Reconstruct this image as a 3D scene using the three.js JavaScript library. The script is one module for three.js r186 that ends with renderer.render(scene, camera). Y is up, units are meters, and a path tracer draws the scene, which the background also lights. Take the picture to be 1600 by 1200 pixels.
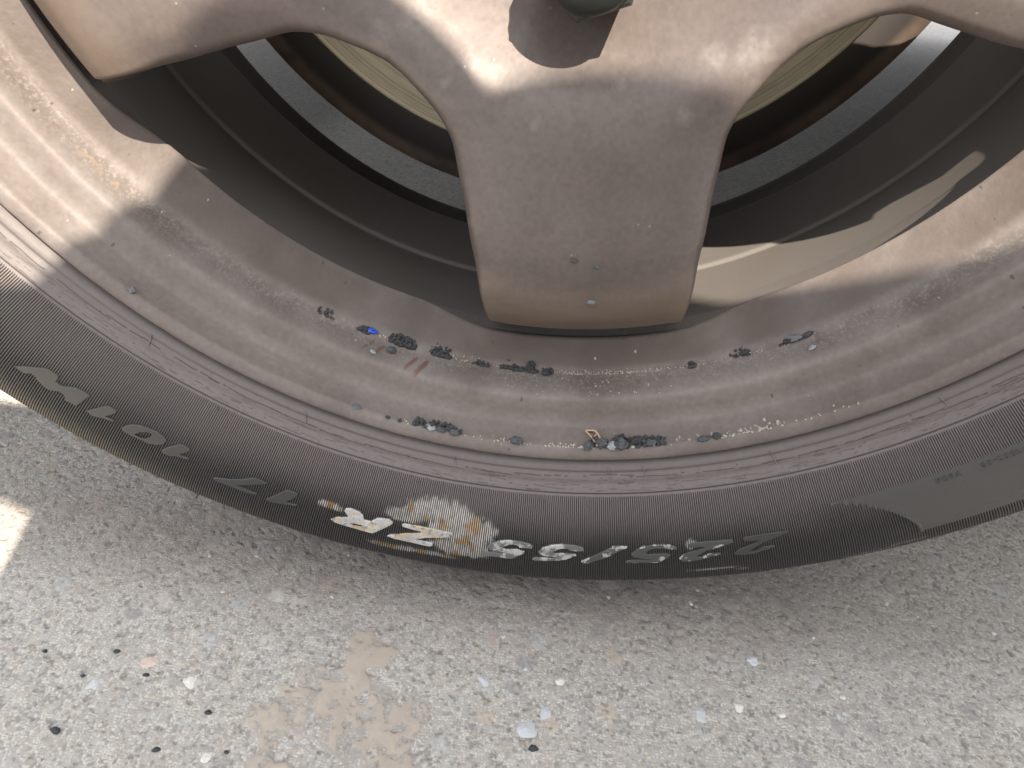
import * as THREE from 'three';
import { mergeGeometries, mergeVertices } from 'three/addons/utils/BufferGeometryUtils.js';
import { MarchingCubes } from 'three/addons/objects/MarchingCubes.js';
import { TessellateModifier } from 'three/addons/modifiers/TessellateModifier.js';
import { RoundedBoxGeometry } from 'three/addons/geometries/RoundedBoxGeometry.js';
import { TextGeometry } from 'three/addons/geometries/TextGeometry.js';
import { FontLoader } from 'three/addons/loaders/FontLoader.js';

// ------------------------------------------------------------------ camera, sky, sun, exposure
const scene = new THREE.Scene();
const AXLE = 0.3288;                                   // height of the wheel centre above the concrete
const camera = new THREE.PerspectiveCamera(55.1, 4 / 3, 0.01, 300);
camera.position.set(0.0021, AXLE - 0.0398, 0.2246);
camera.rotation.order = 'YXZ';
camera.rotation.set(-0.6158, 0.02, 0.1);
const SUN = new THREE.Vector3(0.38, 1.0, 0.80).normalize();
{ // a hazy summer sky: bright, nearly neutral, a little bluer overhead, whiter towards the sun
  const w = 256, h = 128, d = new Float32Array(w * h * 4);
  for (let j = 0; j < h; j++) for (let i = 0; i < w; i++) {
    const el = ((j + 0.5) / h - 0.5) * Math.PI, az = ((i + 0.5) / w - 0.5) * 2 * Math.PI;
    const v = new THREE.Vector3(Math.cos(el) * Math.cos(az), Math.sin(el), Math.cos(el) * Math.sin(az));
    const up = Math.max(0, v.y), near = Math.pow(Math.max(0, v.dot(SUN)), 6);
    const hz = Math.pow(1 - up, 3), k = (j * w + i) * 4;
    const c = [0.47 - 0.10 * hz + 0.30 * near, 0.485 - 0.10 * hz + 0.28 * near, 0.525 - 0.12 * hz + 0.22 * near];
    for (let q = 0; q < 3; q++) d[k + q] = v.y < -0.02 ? [0.16, 0.15, 0.14][q] : c[q];
    d[k + 3] = 1;
  }
  const t = new THREE.DataTexture(d, w, h, THREE.RGBAFormat, THREE.FloatType);
  t.mapping = THREE.EquirectangularReflectionMapping; t.magFilter = t.minFilter = THREE.LinearFilter; t.needsUpdate = true;
  scene.background = t; scene.environment = t;
}
const sun = new THREE.DirectionalLight(new THREE.Color(1, 0.90, 0.76), 2.6);
sun.position.copy(SUN).multiplyScalar(6); sun.castShadow = true; sun.shadow.radius = 1;
sun.shadow.mapSize.set(4096, 4096); Object.assign(sun.shadow.camera, { left: -2, right: 2, top: 2, bottom: -2, near: 0.5, far: 14 });
scene.add(sun, sun.target);
const renderer = new THREE.WebGLRenderer({ antialias: true });
renderer.toneMapping = THREE.LinearToneMapping;
renderer.toneMappingExposure = 5.6;
renderer.shadowMap.enabled = true;

// ------------------------------------------------------------------ helpers
function rng(seed) { let s = seed >>> 0; return () => { s = (s + 0x6D2B79F5) >>> 0; let t = Math.imul(s ^ (s >>> 15), 1 | s); t = (t + Math.imul(t ^ (t >>> 7), 61 | t)) ^ t; return ((t ^ (t >>> 14)) >>> 0) / 4294967296; }; }
const hash2 = (x, y, k = 0) => { let h = Math.imul(x | 0, 374761393) + Math.imul(y | 0, 668265263) + Math.imul(k | 0, 2147483647 ^ 0x5bd1e995); h = Math.imul(h ^ (h >>> 13), 1274126177); h ^= h >>> 16; return (h >>> 0) / 4294967296; };
function vnoise(x, y, k = 0) { const i = Math.floor(x), j = Math.floor(y); let u = x - i, v = y - j; u = u * u * (3 - 2 * u); v = v * v * (3 - 2 * v); const a = hash2(i, j, k), b = hash2(i + 1, j, k), c = hash2(i, j + 1, k), d = hash2(i + 1, j + 1, k); return a + (b - a) * u + (c - a) * v + (a - b - c + d) * u * v; }
function fbm(x, y, oct = 4, k = 0) { let s = 0, a = 0.5, n = 0; for (let o = 0; o < oct; o++) { s += a * vnoise(x, y, k + o); n += a; a *= 0.5; x = x * 2.03 + 17.1; y = y * 2.03 + 9.7; } return s / n; }
const clamp = (x, a = 0, b = 1) => Math.min(b, Math.max(a, x));
const sstep = (a, b, x) => { const t = clamp((x - a) / (b - a)); return t * t * (3 - 2 * t); };
const lerp = (a, b, t) => a + (b - a) * t;
const mix3 = (a, b, t) => [lerp(a[0], b[0], t), lerp(a[1], b[1], t), lerp(a[2], b[2], t)];
const D = Math.PI / 180;
function interp(T, x) { if (x <= T[0][0]) return T[0][1]; for (let i = 1; i < T.length; i++) if (x <= T[i][0]) { const t = (x - T[i - 1][0]) / (T[i][0] - T[i - 1][0]); return lerp(T[i - 1][1], T[i][1], t); } return T[T.length - 1][1]; }
function smoothInterp(T) { // monotone-ish cubic through the table
  const n = T.length, m = [];
  for (let i = 0; i < n; i++) { const a = i > 0 ? (T[i][1] - T[i - 1][1]) / (T[i][0] - T[i - 1][0]) : null, b = i < n - 1 ? (T[i + 1][1] - T[i][1]) / (T[i + 1][0] - T[i][0]) : null; m.push(a === null ? b : b === null ? a : a * b <= 0 ? 0 : 2 * a * b / (a + b)); }
  return (x) => { if (x <= T[0][0]) return T[0][1] + m[0] * (x - T[0][0]) * 0; if (x >= T[n - 1][0]) return T[n - 1][1]; let i = 1; while (x > T[i][0]) i++; const h = T[i][0] - T[i - 1][0], t = (x - T[i - 1][0]) / h, t2 = t * t, t3 = t2 * t; return (2 * t3 - 3 * t2 + 1) * T[i - 1][1] + (t3 - 2 * t2 + t) * h * m[i - 1] + (-2 * t3 + 3 * t2) * T[i][1] + (t3 - t2) * h * m[i]; };
}
const enc = (x) => { x = clamp(x); return Math.round(255 * (x <= 0.0031308 ? 12.92 * x : 1.055 * Math.pow(x, 1 / 2.4) - 0.055)); };
function tex(w, h, fn, srgb = true, wrap = THREE.RepeatWrapping) {   // fn(x, y) in pixels gives linear rgb or a grey value
  const d = new Uint8Array(w * h * 4);
  for (let y = 0; y < h; y++) for (let x = 0; x < w; x++) { const c = fn(x, y), k = (y * w + x) * 4; for (let q = 0; q < 3; q++) { const v = typeof c === 'number' ? c : c[q]; d[k + q] = srgb ? enc(v) : Math.round(255 * clamp(v)); } d[k + 3] = 255; }
  const t = new THREE.DataTexture(d, w, h, THREE.RGBAFormat); t.wrapS = t.wrapT = wrap; t.magFilter = THREE.LinearFilter; t.minFilter = THREE.LinearMipmapLinearFilter; t.generateMipmaps = true;
  if (srgb) t.colorSpace = THREE.SRGBColorSpace; t.needsUpdate = true; return t;
}
const lin = (r, g, b) => new THREE.Color().setRGB(r, g, b);
const counts = {};
function numbered(name) { const n = counts[name] = (counts[name] ?? -1) + 1; return n ? name + '_' + String(n).padStart(3, '0') : name; }
function part(name, geo, mat, parent) { const m = new THREE.Mesh(geo, mat); m.name = name; m.castShadow = m.receiveShadow = true; parent.add(m); return m; }
function thing(name, label, category, pos = [0, 0, 0], group) { const o = new THREE.Group(); o.name = numbered(name); o.position.set(...pos); o.userData = { label, category }; if (group) o.userData.group = group; scene.add(o); return o; }
function tag(o, label, category, group) { o.userData = { ...o.userData, label, category }; if (group) o.userData.group = group; return o; }
// a point of the wheel: radius, angle from straight down (positive to the right), depth
const onWheel = (r, deg, z) => new THREE.Vector3(r * Math.sin(deg * D), -r * Math.cos(deg * D), z);
function grid(nu, nv, fn, opt = {}) { // fn(i, j) -> {p:[x,y,z], uv:[u,v], c:[r,g,b]}
  const P = [], U = [], C = [], I = [], Nn = [];
  for (let i = 0; i < nu; i++) for (let j = 0; j < nv; j++) { const v = fn(i, j); P.push(...v.p); U.push(...(v.uv || [0, 0])); if (v.c) C.push(...v.c); if (v.n) Nn.push(...v.n); }
  for (let i = 0; i < nu - 1; i++) for (let j = 0; j < nv - 1; j++) { const a = i * nv + j, b = a + nv; if (opt.flip) I.push(a, b + 1, b, a, a + 1, b + 1); else I.push(a, b, b + 1, a, b + 1, a + 1); }
  const g = new THREE.BufferGeometry(); g.setAttribute('position', new THREE.Float32BufferAttribute(P, 3)); g.setAttribute('uv', new THREE.Float32BufferAttribute(U, 2)); if (C.length) g.setAttribute('color', new THREE.Float32BufferAttribute(C, 3)); g.setIndex(I);
  if (Nn.length) g.setAttribute('normal', new THREE.Float32BufferAttribute(Nn, 3)); else g.computeVertexNormals();
  return g;
}

// ------------------------------------------------------------------ ground
// concrete: one sheet; the piece in front of the lens carries its relief as real displacement
const ground = new THREE.Group(); ground.name = 'ground'; ground.userData = { kind: 'structure', label: 'rough grey concrete with exposed aggregate under the tyre', category: 'ground' }; scene.add(ground);
const NX0 = -0.40, NX1 = 0.40, NZ0 = -0.17, NZ1 = 0.19;
const stoneCols = [[0.42, 0.435, 0.45], [0.47, 0.38, 0.33], [0.29, 0.285, 0.285], [0.45, 0.38, 0.30], [0.55, 0.525, 0.485], [0.24, 0.24, 0.25], [0.37, 0.34, 0.305], [0.42, 0.43, 0.44]];
// tan patches of smooth cement skin, where they lie on the slab
const skins = [[-0.047, 0.0655, 0.022, 0.016], [-0.062, 0.0485, 0.017, 0.008], [-0.081, 0.067, 0.014, 0.012], [-0.054, 0.032, 0.013, 0.009], [-0.029, 0.057, 0.006, 0.011], [-0.034, 0.083, 0.014, 0.010], [-0.069, 0.09, 0.02, 0.008]];
function worley(x, z, s, k) { const i = Math.floor(x / s), j = Math.floor(z / s); let b = 9, b2 = 9, id = 0; for (let u = -1; u <= 1; u++) for (let v = -1; v <= 1; v++) { const cx = i + u + 0.15 + 0.7 * hash2(i + u, j + v, k), cz = j + v + 0.15 + 0.7 * hash2(i + u, j + v, k + 7); const d = Math.hypot((x / s - cx), (z / s - cz)); if (d < b) { b2 = b; b = d; id = hash2(i + u, j + v, k + 13); } else if (d < b2) b2 = d; } return [b, b2, id]; }
function slab(x, z) { // colour and height of the concrete at a point
  const wx = x + 0.0012 * (vnoise(x * 420, z * 420, 3) - 0.5), wz = z + 0.0012 * (vnoise(x * 420, z * 420, 5) - 0.5);
  const big = fbm(x * 14, z * 14, 3, 11), fine = fbm(x * 900, z * 900, 3, 31), mid = fbm(x * 190, z * 190, 3, 41);
  let c = mix3([0.33, 0.315, 0.295], [0.46, 0.44, 0.412], clamp(0.5 + 1.2 * (mid - 0.5) + 0.5 * (big - 0.5))), h = 0.5 * mid + 0.25 * fine;
  let sk = 0; for (const [sx, sz, a, b] of skins) { const d = Math.hypot((x - sx) / a, (z - sz) / b) + 1.3 * (fbm(x * 120, z * 120, 4, 61) - 0.5); sk = Math.max(sk, sstep(1.0, 0.88, d)); }
  sk *= 1 - 0.8 * sstep(0.52, 0.60, fbm(x * 260, z * 260, 3, 65));
  const [g1, g2, gi] = worley(wx, wz, 0.00135, 101); // sand
  const sand = sstep(0.0, 0.3, g2 - g1) * (1 - sk);
  c = mix3(c, gi < 0.13 ? [0.21, 0.20, 0.19] : gi < 0.66 ? [0.34 + 0.18 * gi, 0.325 + 0.17 * gi, 0.302 + 0.16 * gi] : [0.58 + 0.1 * (gi - 0.8), 0.555, 0.515], 0.62 * sand);
  c = mix3(c, [c[0] * 0.5, c[1] * 0.49, c[2] * 0.48], (1 - sstep(0, 0.22, g2 - g1)) * 0.38 * (1 - sk));
  h += 0.4 * sand * (0.4 + gi);
  const [s1, s2, si] = worley(wx * 1.0 + wz * 0.3, wz * 1.15, 0.0036, 201); // aggregate worn flush with the surface
  if (si > 0.70) { const m = sstep(0.0, 0.12, s2 - s1) * sstep(0.60, 0.42, s1 + 0.25 * (fine - 0.5)) * (1 - 0.9 * sk); const cc = stoneCols[Math.floor(si * 997) % 8], v = 0.72 + 0.4 * vnoise(x * 1500, z * 1500, 9); c = mix3(c, [cc[0] * v, cc[1] * v, cc[2] * v], 0.36 * m); h = lerp(h, 0.75 + 0.3 * (si - 0.5), 0.5 * m); }
  const [t1, , ti] = worley(wx - wz * 0.2, wz, 0.0125, 301);
  if (ti > 0.86) { const m = sstep(0.33, 0.24, t1 + 0.22 * (mid - 0.5)) * (1 - sk); const cc = stoneCols[Math.floor(ti * 1999) % 8], v = 0.8 + 0.35 * vnoise(x * 900, z * 900, 19); c = mix3(c, [cc[0] * v, cc[1] * v, cc[2] * v], 0.55 * m); h = lerp(h, 0.85, 0.6 * m); }
  const pit = sstep(0.66, 0.80, fbm(x * 420, z * 420, 3, 71)) * (1 - sk); c = mix3(c, [0.085, 0.08, 0.078], 0.4 * pit); h -= 0.6 * pit;
  if (sk > 0) { const v = 0.93 + 0.16 * (fine - 0.5) + 0.18 * (mid - 0.5); c = mix3(c, [0.46 * v, 0.39 * v, 0.325 * v], 0.75 * sk); h = lerp(h, 0.85 + 0.08 * fine, sk); const ed = sk * (1 - sk) * 4; c = mix3(c, [0.2, 0.19, 0.18], 0.35 * ed); }
  // ground-in rubber and reddish dirt along the tyre, plus painted shade beside it
  const dirtShade = sstep(0.062, 0.0, Math.abs(z + 0.012 + 0.25 * x * x)) * sstep(0.42, 0.1, Math.abs(x + 0.04)); c = mix3(c, [0.150, 0.122, 0.108], 0.75 * dirtShade * (0.55 + 0.9 * (mid - 0.35)));
  return [[c[0] * 0.885, c[1] * 0.87, c[2] * 0.85], h];
}
{
  const W = 2048, H = 1024, cache = new Float32Array(W * H * 4);
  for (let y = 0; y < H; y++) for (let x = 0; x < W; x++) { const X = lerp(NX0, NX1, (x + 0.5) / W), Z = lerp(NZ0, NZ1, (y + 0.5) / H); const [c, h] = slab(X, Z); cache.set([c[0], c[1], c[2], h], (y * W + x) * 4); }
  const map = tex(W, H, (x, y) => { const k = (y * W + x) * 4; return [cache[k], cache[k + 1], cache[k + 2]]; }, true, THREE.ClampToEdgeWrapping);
  const bump = tex(W, H, (x, y) => cache[(y * W + x) * 4 + 3] * 0.6, false, THREE.ClampToEdgeWrapping);
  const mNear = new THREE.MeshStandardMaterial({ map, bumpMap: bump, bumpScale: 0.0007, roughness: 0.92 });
  const nx = 640, nz = 288;
  const hAt = (x, z) => { const X = clamp(Math.round(x), 0, W - 1), Y = clamp(Math.round(z), 0, H - 1); return cache[(Y * W + X) * 4 + 3]; };
  const hm = (u, v) => { let s = 0; for (let a = -1; a <= 1; a++) for (let b = -1; b <= 1; b++) s += hAt(u * W + a, v * H + b); return s / 9; };
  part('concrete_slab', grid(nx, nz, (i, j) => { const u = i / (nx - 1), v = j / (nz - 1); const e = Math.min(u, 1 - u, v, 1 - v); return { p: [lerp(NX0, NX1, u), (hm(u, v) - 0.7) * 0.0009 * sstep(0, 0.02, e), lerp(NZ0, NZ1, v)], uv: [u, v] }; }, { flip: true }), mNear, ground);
  // the rest of the yard, out to the horizon
  const far1 = 1024, S = 0.42, mapF = tex(far1, far1, (x, y) => { const u = (x + 0.5) / far1, v = (y + 0.5) / far1; const f = (a, b) => slab(2 + a * S, 2 + b * S)[0]; const c = f(u, v); const wu = sstep(0.9, 1, u), wv = sstep(0.9, 1, v); let r = c; if (wu > 0) r = mix3(r, f(u - 1, v), wu); if (wv > 0) r = mix3(r, f(u, v - 1), wv); return r; });
  const mFar = new THREE.MeshStandardMaterial({ map: mapF, roughness: 0.95, bumpMap: mapF, bumpScale: 0.0012 });
  const shp = new THREE.Shape([new THREE.Vector2(-120, -120), new THREE.Vector2(120, -120), new THREE.Vector2(120, 120), new THREE.Vector2(-120, 120)]);
  shp.holes.push(new THREE.Path([new THREE.Vector2(NX0, -NZ1), new THREE.Vector2(NX0, -NZ0), new THREE.Vector2(NX1, -NZ0), new THREE.Vector2(NX1, -NZ1)]));
  const g = new THREE.ShapeGeometry(shp); g.rotateX(-Math.PI / 2); const p = g.attributes.position, uv = g.attributes.uv; for (let i = 0; i < p.count; i++) uv.setXY(i, p.getX(i) / S, p.getZ(i) / S);
  part('concrete_slab', g, mFar, ground);
}

// ------------------------------------------------------------------ the wheel
const wheel = thing('car_wheel', 'dusty bronze five-spoke alloy wheel with worn brownish black tyre standing on the concrete', 'wheel', [0, AXLE, 0]);

// tyre: front profile (radius, depth), measured on the unloaded tyre
const TP = [[0.2180, -0.0190], [0.2240, -0.0150], [0.2290, -0.0118], [0.2325, -0.0082], [0.2350, -0.0045], [0.2368, -0.0016], [0.2380, -0.0003], [0.2392, 0.0002], [0.2402, -0.0001], [0.2412, 0.0006], [0.2424, 0.0016], [0.2434, 0.0018], [0.2444, 0.0021], [0.2460, 0.0032], [0.2476, 0.0041], [0.24805, 0.0039], [0.2484, 0.0046], [0.2510, 0.0062], [0.255, 0.0085], [0.262, 0.0112], [0.270, 0.0120], [0.279, 0.0116], [0.288, 0.0092], [0.296, 0.0056], [0.303, 0.0012], [0.309, -0.0040], [0.3155, -0.0104], [0.3205, -0.0168], [0.3245, -0.0238], [0.327, -0.033]];
const tyreZ = smoothInterp(TP);
const deform = (r, deg) => r + sstep(0.25, 0.322, r) * 0.005 * sstep(8, 53, Math.abs(deg - 2));
const plateArc = smoothInterp([[0.2613, 28.2], [0.2634, 29.93], [0.2670, 31.33], [0.2718, 32.64], [0.2772, 33.52], [0.2830, 34.12], [0.2870, 34.21], [0.290, 34.23]]);
function plateMask(r, deg) { return deg < 28 || deg > 68 || r < 0.2607 || r > 0.2892 ? 0 : deg > plateArc(r) ? 1 : 0; }
const RIB = 0.19;                                     // degrees from rib to rib
const scuffs = [[-6.0, 0.2605, 3.4, 0.0055, 0.9], [-3.6, 0.267, 3.3, 0.009, 0.95], [-3.2, 0.2785, 3.0, 0.0065, 0.85], [-8.6, 0.265, 2.2, 0.0035, 0.75], [-15.2, 0.2700, 1.2, 0.0022, 0.9], [-6.6, 0.2865, 3.4, 0.0022, 0.8], [-9.6, 0.2875, 2.2, 0.0022, 0.65], [16.4, 0.2702, 0.55, 0.0026, 0.8], [18.3, 0.2895, 2.2, 0.0009, 0.7], [20.4, 0.2925, 0.8, 0.0008, 0.6], [30.2, 0.2998, 2.2, 0.0008, 0.6], [33.2, 0.2970, 1.6, 0.0008, 0.6], [-5.6, 0.2560, 0.5, 0.0025, 0.4]];
function scuffAt(r, deg) { let s = 0; for (const [a, rr, da, dr, k] of scuffs) { const d = Math.hypot((deg - a) / da, (r - rr) / dr) + 0.7 * (fbm(deg * 2.2, r * 420, 3, 5) - 0.5); s = Math.max(s, k * sstep(1.05, 0.75, d)); } return s * (0.55 + 0.9 * (fbm(deg * 5, r * 700, 3, 8) - 0.2)); }
function tyreColour(r, deg, crest) {
  const n = fbm(deg * 0.35, r * 60, 3, 77), n2 = fbm(deg * 3, r * 900, 2, 79);
  const bloom = clamp(1 - sstep(0.250, 0.273 + 0.012 * (n - 0.5) + 0.012 * sstep(-20, -45, deg) + 0.006 * sstep(10, 30, deg), r));
  let c = mix3([0.030, 0.0285, 0.0275], [0.122, 0.104, 0.099], bloom * (0.9 + 0.25 * (n2 - 0.5)));
  const dusty = sstep(0.283, 0.303, r) * sstep(-14, -34, deg); c = mix3(c, [0.15, 0.122, 0.085], 0.65 * dusty * (0.7 + 0.5 * n2));  // golden tint painted in for sunlight bounced up off the ground
  if (r < 0.2445) c = mix3(c, [0.085, 0.072, 0.069], 0.35);
  if (r > 0.2487) c = mix3([c[0] * 0.5, c[1] * 0.5, c[2] * 0.5], [c[0] * 1.12, c[1] * 1.12, c[2] * 1.12], crest); // dust lies on the crests; grooves painted darker as shade between ribs
  if (plateMask(r, deg)) c = mix3(c, [0.040, 0.0398, 0.039], 0.88);
  const s = scuffAt(r, deg) * (0.12 + 0.88 * crest); if (s > 0) { const rust = sstep(0.58, 0.75, fbm(deg * 1.3 + 3, r * 230, 2, 15)) * sstep(-1, -3, deg); c = mix3(c, mix3([0.46, 0.44, 0.41], [0.42, 0.27, 0.11], rust), clamp(s)); }
  return c;
}
function tyreNormal(r) { const e = 0.0006, dz = tyreZ(r + e) - tyreZ(r - e), l = Math.hypot(dz, 2 * e); return [-dz / l, 2 * e / l]; } // radial, axial
function tyrePoint(r, deg, lift = 0) { const rr = deform(r, deg), [nr, nz] = tyreNormal(r); return onWheel(rr + nr * lift, deg, tyreZ(r) + nz * lift); }
{
  const rows = [];
  const push = (a, b, n) => { for (let i = 0; i < n; i++) rows.push(lerp(a, b, i / n)); };
  push(0.218, 0.2350, 8); push(0.2350, 0.2405, 12); push(0.2405, 0.2473, 10); push(0.2473, 0.2490, 10); push(0.2490, 0.2600, 9); push(0.2600, 0.2615, 3); push(0.2615, 0.2884, 22); push(0.2884, 0.2900, 3); push(0.2900, 0.310, 20); push(0.310, 0.327, 22); rows.push(0.327);
  const A0 = -65, A1 = 67, per = 6, nu = Math.round((A1 - A0) / RIB * per) + 1, nv = rows.length;
  const front = grid(nu, nv, (i, j) => {
    const deg = A0 + i * RIB / per, r = rows[j];
    const ph = deg / RIB - Math.floor(deg / RIB), wv = sstep(0.14, 0.62, 0.5 + 0.5 * Math.cos(2 * Math.PI * ph));
    const zone = sstep(0.2485, 0.2492, r) * sstep(0.3125, 0.309, r), pm = plateMask(r, deg);
    let lift = zone * (pm ? 0.00050 : wv * 0.00062);
    if (deg > 27.5 && deg < 35 && r > 0.2613 && r < 0.289 && Math.abs(deg - plateArc(r)) < 0.14) lift = 0.00105; // moulded border of the smooth panel
    if (r > 0.3132 && r < 0.3152) lift -= 0.0007;
    if (r >= 0.3152) { const b = deg / 3.1, f = b - Math.floor(b) + 0.12 * Math.sin(r * 900 + Math.floor(b) * 2); lift += 0.0006 - 0.0030 * sstep(0.055, 0.03, Math.abs(f - 0.5)) * sstep(0.3155, 0.319, r); lift += 0.0004 * (hash2(Math.floor(b + 0.5), 3, 2) - 0.5); }
    if (r < 0.248 && r > 0.236) lift += 0.00012 * (fbm(deg * 1.2, r * 900, 2, 21) - 0.5);
    const p = tyrePoint(r, deg, lift);
    let c = tyreColour(r, deg, zone > 0.5 && !pm ? wv : 1);
    if (r > 0.3132 && r < 0.3152) c = [0.015, 0.015, 0.015];
    if (r >= 0.3152) c = mix3(c, [0.15, 0.135, 0.115], 0.5 * sstep(-5, -30, deg) + 0.12);
    return { p: p.toArray(), uv: [(deg - A0) / (A1 - A0), (r - 0.235) / 0.092], c };
  });
  // the rest of the front, the tread and the far sidewall, not seen from here
  const allRows = []; for (let i = 0; i <= 26; i++) { const r = lerp(0.218, 0.327, i / 26); allRows.push([r, tyreZ(r), r]); }
  const back = grid(150, allRows.length, (i, j) => { const deg = A1 + (360 + A0 - A1) * i / 149, [r] = allRows[j]; return { p: tyrePoint(r, deg).toArray(), uv: [i / 40, j / 26], c: tyreColour(r, 90, 0.5) }; });
  const outer = [[0.327, -0.033], [0.3284, -0.045], [0.3288, -0.058], [0.325, -0.0585], [0.325, -0.064], [0.3289, -0.0645], [0.3290, -0.09], [0.325, -0.0905], [0.325, -0.0995], [0.3290, -0.1], [0.3289, -0.1255], [0.325, -0.126], [0.325, -0.1315], [0.3288, -0.132], [0.3284, -0.145], [0.327, -0.157]];
  const rear = []; for (let i = 26; i >= 0; i--) rear.push([allRows[i][0], -0.19 - allRows[i][1]]);
  const rest = [...outer, ...rear];
  const tread = grid(361, rest.length, (i, j) => { const deg = i, [r, z] = rest[j], d2 = deg > 180 ? deg - 360 : deg; return { p: onWheel(deform(r, d2), deg, z).toArray(), uv: [i / 40, j / 26], c: [0.03, 0.029, 0.028] }; });
  // crazing of the rubber just outside the rim: relief and dark hairlines
  const W = 2048, H = 512, cv = document.createElement('canvas'); cv.width = W; cv.height = H; const cx = cv.getContext('2d'); cx.fillStyle = '#fff'; cx.fillRect(0, 0, W, H);
  const R = rng(77); const V = (r) => (r - 0.235) / 0.092 * H;
  const crack = (x, r, len, wd, wob) => { cx.lineWidth = wd; cx.beginPath(); let y = V(r); cx.moveTo(x, y); for (let t = 0; t < len; t += 5) { y += (R() - 0.47) * wob; cx.lineTo(x + t, clamp(y, V(0.2392), V(0.2472))); if (R() < 0.12) { cx.moveTo(x + t + 6, y += (R() - 0.5) * 4); } } cx.stroke(); };
  cx.strokeStyle = 'rgb(70,64,62)';
  for (let x = -20; x < W; x += 60 + R() * 40) crack(x, 0.2420 + 0.0004 * Math.sin(x * 0.01), 85, 0.9, 1.3);
  for (let k = 0; k < 420; k++) { const r = 0.2420 + 0.0050 * R(), x = R() * W; cx.strokeStyle = R() < 0.22 ? 'rgb(95,88,86)' : 'rgb(175,168,165)'; crack(x, r, 6 + R() * 26, 0.5 + R() * 0.4, 1.8); }
  cx.strokeStyle = 'rgb(30,28,28)'; cx.lineWidth = 1.2; cx.beginPath(); cx.moveTo(0, V(0.24805)); cx.lineTo(W, V(0.24805)); cx.stroke();
  for (let k = 0; k < 900; k++) { cx.fillStyle = R() < 0.3 ? 'rgba(90,85,82,0.6)' : 'rgba(225,220,214,0.5)'; const x = R() * W, y = V(0.2395) + R() * R() * (H - V(0.2395)); cx.fillRect(x, y, 1 + R() * 1.4, 1 + R() * 1.2); }
  const map = new THREE.CanvasTexture(cv); map.colorSpace = THREE.SRGBColorSpace; map.flipY = false; map.wrapS = THREE.RepeatWrapping;
  const bmp = new THREE.CanvasTexture(cv); bmp.flipY = false; bmp.wrapS = THREE.RepeatWrapping;
  const mTyre = new THREE.MeshStandardMaterial({ vertexColors: true, map, bumpMap: bmp, bumpScale: 0.00015, roughness: 0.6, side: THREE.DoubleSide });
  const tyre = part('tyre', mergeGeometries([front, back, tread]), mTyre, wheel);

  // raised characters of the size marking, read clockwise with their feet towards the rim
  const grime = tex(512, 512, (x, y) => { const n = fbm(x / 60, y / 60, 4, 3), m = fbm(x / 9, y / 9, 3, 9); const v = 0.30 + 0.26 * (n - 0.3) + 0.16 * (m - 0.5); const o = sstep(0.60, 0.74, fbm(x / 45 + 9, y / 45, 3, 19)); const dk = sstep(0.62, 0.72, fbm(x / 22, y / 22, 4, 29)); return mix3(mix3([v, v * 0.97, v * 0.92], [0.40, 0.27, 0.12], 0.6 * o), [0.06, 0.06, 0.06], 0.55 * dk); });
  const worn = tex(512, 512, (x, y) => { const n = fbm(x / 50 + 4, y / 50, 4, 43), m = fbm(x / 8, y / 8, 3, 49); const o = sstep(0.60, 0.68, n + 0.2 * (m - 0.5)); return mix3([0.05, 0.05, 0.05], [0.36 + 0.2 * (m - 0.5), 0.35 + 0.2 * (m - 0.5), 0.33], 0.85 * o); });
  const grimeMid = tex(512, 512, (x, y) => { const n = fbm(x / 40 + 14, y / 40, 4, 53), m = fbm(x / 7, y / 7, 3, 59); const o = sstep(0.38, 0.62, n + 0.35 * (m - 0.5)); return mix3([0.10, 0.10, 0.10], [0.34, 0.335, 0.32], o); });
  const mk = (o) => new THREE.MeshStandardMaterial({ roughness: 0.6, ...o });
  const mats = { grey: mk({ color: lin(0.043, 0.040, 0.036), roughness: 0.5 }), dark: mk({ color: lin(0.033, 0.033, 0.0325), roughness: 0.5 }), pale: mk({ map: grime }), worn: mk({ map: worn }), mid: mk({ map: grimeMid }) };
  const which = ['grey', 'grey', 'grey', 'grey', 'dark', 'dark', 'pale', 'pale', 'mid', 'mid', 'worn', 'worn', 'worn', 'dark'];
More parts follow.
